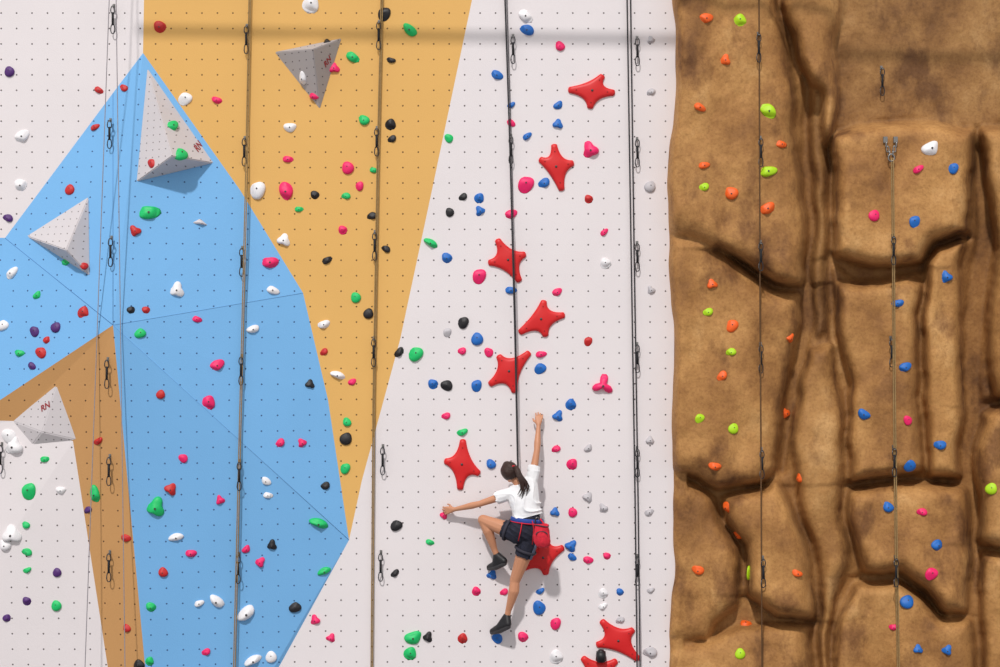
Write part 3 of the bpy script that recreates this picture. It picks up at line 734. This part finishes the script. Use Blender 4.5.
# shirt
bm = bmesh.new(); torso(bm, .022)
limb(bm, [(rsh, .064), (rsh.lerp(rel, .4), .068)]); limb(bm, [(lsh, .064), (lsh.lerp(lel, .42), .068)])
hull(bm, [(neck - Vector((0, 0, .025)), .045), (rsh.lerp(neck, .4), .05), (lsh.lerp(neck, .4), .05)])
hull(bm, [(wai + lw * .045, .094), (wai - lw * .045, .094), (wai + lw * .085 - Vector((0, 0, .05)), .09), (wai - lw * .07 - Vector((0, 0, .05)), .09)])
shirt = remesh('t_shirt', bm, M['shirt'], person, .006, 5)
sb = bmesh.new(); sb.from_mesh(shirt.data)
hemp = wai - Vector((0, 0, .03)); up_v = (neck - wai).normalized()
bmesh.ops.bisect_plane(sb, geom=sb.verts[:] + sb.edges[:] + sb.faces[:], plane_co=hemp, plane_no=-up_v, clear_outer=True)
for (a, b, f) in ((rsh, rel, .48), (lsh, lel, .48)):
    d = (b - a).normalized(); c0 = a.lerp(b, f)
    dead = [v for v in sb.verts if (v.co - c0).dot(d) > 0 and (v.co - c0 - d * (v.co - c0).dot(d)).length < .12]
    bmesh.ops.delete(sb, geom=dead, context='VERTS')
for v in sb.verts:      # a few loose creases from the raised shoulder to the opposite waist
    u = v.co - rib; ax_ = wai + (neck - wai) * ((v.co - wai).dot(up_v) / (neck - wai).length)
    k = math.sin(17 * u.x + 23 * u.z + 2.2 * math.sin(11 * u.x - 13 * u.z)); low = max(0, min(1, .6 - u.z * 4))
    v.co += (v.co - ax_).normalized() * (.02 * (1 - abs(k)) ** 2 * (.45 + .55 * low) - .002)
sb.to_mesh(shirt.data); sb.free()
# shorts
bm = bmesh.new()
hull(bm, [(wai + lw * .045 - Vector((0, 0, .03)), .086), (wai - lw * .045 - Vector((0, 0, .03)), .086), (pel + hl * .06, .106), (pel - hl * .06, .106)])
limb(bm, [(lhip, .1), (lhip.lerp(lkn, .42), .092)]); limb(bm, [(rhip, .1), (rhip.lerp(rkn, .42), .094)])
sh = remesh('shorts', bm, M['shorts'], person, .007, 5)
sb = bmesh.new(); sb.from_mesh(sh.data)
for (a, b, f) in ((lhip, lkn, .42), (rhip, rkn, .44)):
    d = (b - a).normalized(); c0 = a.lerp(b, f)
    bmesh.ops.delete(sb, geom=[v for v in sb.verts if (v.co - c0).dot(d) > 0], context='VERTS')
for v in sb.verts:
    u = v.co - pel; k = math.sin(36 * u.x + 30 * u.z + 2 * math.sin(14 * u.z)); v.co += u.normalized() * .009 * (1 - abs(k)) ** 2
sb.to_mesh(sh.data); sb.free()
td = (rkn - rhip).normalized()
bm = bmesh.new(); sx_ = (Vector((.75, -.65, 0)) - td * td.dot(Vector((.75, -.65, 0)))).normalized()
tube(bm, [rhip + sx_ * .102 - td * .03, rhip.lerp(rkn, .2) + sx_ * .102, rhip.lerp(rkn, .43) + sx_ * .098], (.006, .02), sides=8, flat=sx_); obj('side_panel', bm, M['panel'], sh)
# harness
bc = wai - Vector((0, 0, .06))
def loop(c, ax, ru, rv, lateral, w, t):
    ax = ax.normalized(); u = (lateral - ax * lateral.dot(ax)).normalized(); v = ax.cross(u)
    bm = bmesh.new(); tube(bm, [c + u * ru * math.cos(a) + v * rv * math.sin(a) for a in [2 * math.pi * k / 40 for k in range(40)]], (w, t), closed=True, sides=8, flat=ax); return bm
har = obj('harness', loop(bc, Vector((.1, 0, 1)), .154, .113, lw, .024, .010), M['harness'], person)
obj('belt_edge', loop(bc - Vector((0, 0, .022)), Vector((.1, 0, 1)), .156, .115, lw, .006, .010), M['redweb'], har)
obj('buckle', loop(bc + lw * .10 + Vector((0, -.09, 0)), Vector((.4, -1, 0)), .022, .018, Vector((0, 0, 1)), .004, .004), M['steel'], har)
for a, b in ((lhip, lkn), (rhip, rkn)):
    obj('leg_loop', loop(a.lerp(b, .3), b - a, .105, .105, Vector((0, 1, 0)), .014, .009), M['loopweb'], har)
for s in (-.05, .05):
    bm = bmesh.new(); tube(bm, [bc + lw * s + Vector((0, -.113, 0)), bc + lw * s * 1.3 + Vector((0, -.14, -.08)), pel + hl * s * 1.4 + Vector((0, -.114, -.10))], (.006, .003), sides=8); obj('strap', bm, M['redweb'], har)
bm = bmesh.new(); tube(bm, [bc + lw * .13 + Vector((0, -.07, .0)), bc + lw * .17 + Vector((0, -.1, -.06)), bc + lw * .12 + Vector((0, -.13, -.09)), bc + lw * .06 + Vector((0, -.13, -.03))], .008, sides=6); obj('gear_loop', bm, M['redweb'], har)
# shoes
for an_, toe, heel in ((lan, ltoe, lheel), (ran, rtoe, rheel)):
    bm = bmesh.new(); mid = heel.lerp(toe, .55)
    hull(bm, [(an_ + Vector((0, 0, .005)), .040), (heel, .036), (mid, .040)]); hull(bm, [(heel, .036), (mid, .042), (toe, .026)])
    s_ = remesh('shoe', bm, M['shoe'], person, .006, 4)
    bm = bmesh.new(); dz = Vector((0, 0, -.022)); hull(bm, [(heel + dz, .03), (mid + dz, .036), (toe + dz * .6, .024)]); obj('sole', bm, M['sole'], s_)
# chalk bag: a soft sagging pouch
cb = P(541.5, 534, .48)
root = empty('chalk_bag', cb); tag(root, 'red chalk bag hanging from the harness at the climber right hip', 'chalk bag')
bm = bmesh.new()
prof = [(0, -.135), (.04, -.132), (.068, -.112), (.082, -.07), (.084, -.02), (.074, .03), (.066, .07), (.07, .09), (.062, .092), (.055, .04), (.03, -.03), (0, -.05)]
rings = []
for r, z in prof:
    r = max(r, .002)
    rings.append([bm.verts.new(cb + Vector((r * math.cos(a) * (1 + .07 * math.sin(3 * a + z * 40)) + .012 * (z < 0) * -z / .13, r * .66 * math.sin(a) * (1 + .06 * math.sin(2 * a + 30 * z)), z + .008 * math.sin(2 * a) * (z > .05)))) for a in [2 * math.pi * k / 28 for k in range(28)]])
for A_, B_ in zip(rings, rings[1:]):
    for k in range(28): bm.faces.new((A_[k], A_[(k + 1) % 28], B_[(k + 1) % 28], B_[k]))
obj('bag', bm, M['bagred'], root)
bm = bmesh.new(); tube(bm, [cb + Vector((.069 * math.cos(a), .046 * math.sin(a), .082 + .008 * math.sin(2 * a))) for a in [2 * math.pi * k / 20 for k in range(20)]], .006, closed=True, sides=6); obj('rim', bm, M['loopweb'], root)
bm = bmesh.new(); tube(bm, [cb + Vector((.0, -.056, .0)) + Vector((.055 * math.cos(a), .012 * math.sin(a) ** 2, .03 * math.sin(a))) for a in [math.pi * k / 10 for k in range(11)]], .005, sides=6); obj('brush_loop', bm, M['loopweb'], root)
bm = bmesh.new(); tube(bm, [cb + Vector((-.06, .03, .08)), cb + Vector((-.062, .05, .11)), cb + Vector((-.055, .065, .14))], .006, sides=6); obj('loop_strap', bm, M['sling'], root)

# ------------------------------------------------------------ light, world, camera
w = bpy.data.worlds.new('World'); S.world = w; w.use_nodes = True
w.node_tree.nodes['Background'].inputs[0].default_value = (1.0, .985, .985, 1); w.node_tree.nodes['Background'].inputs[1].default_value = .62
sun = bpy.data.lights.new('Sun', 'SUN'); sun.energy = 2.35; sun.angle = math.radians(2.6); sun.color = (1, .965, .94)
so = bpy.data.objects.new('Sun', sun); C.objects.link(so); so.rotation_euler = Vector((.16, .66, -.74)).to_track_quat('-Z', 'Y').to_euler(); so.location = (-3, -8, 14)
cam = bpy.data.cameras.new('Camera'); cam.lens = 36 * D / 10; cam.sensor_width = 36
co = bpy.data.objects.new('Camera', cam); C.objects.link(co); co.location = CAM; co.rotation_euler = (math.pi / 2, 0, 0); S.camera = co
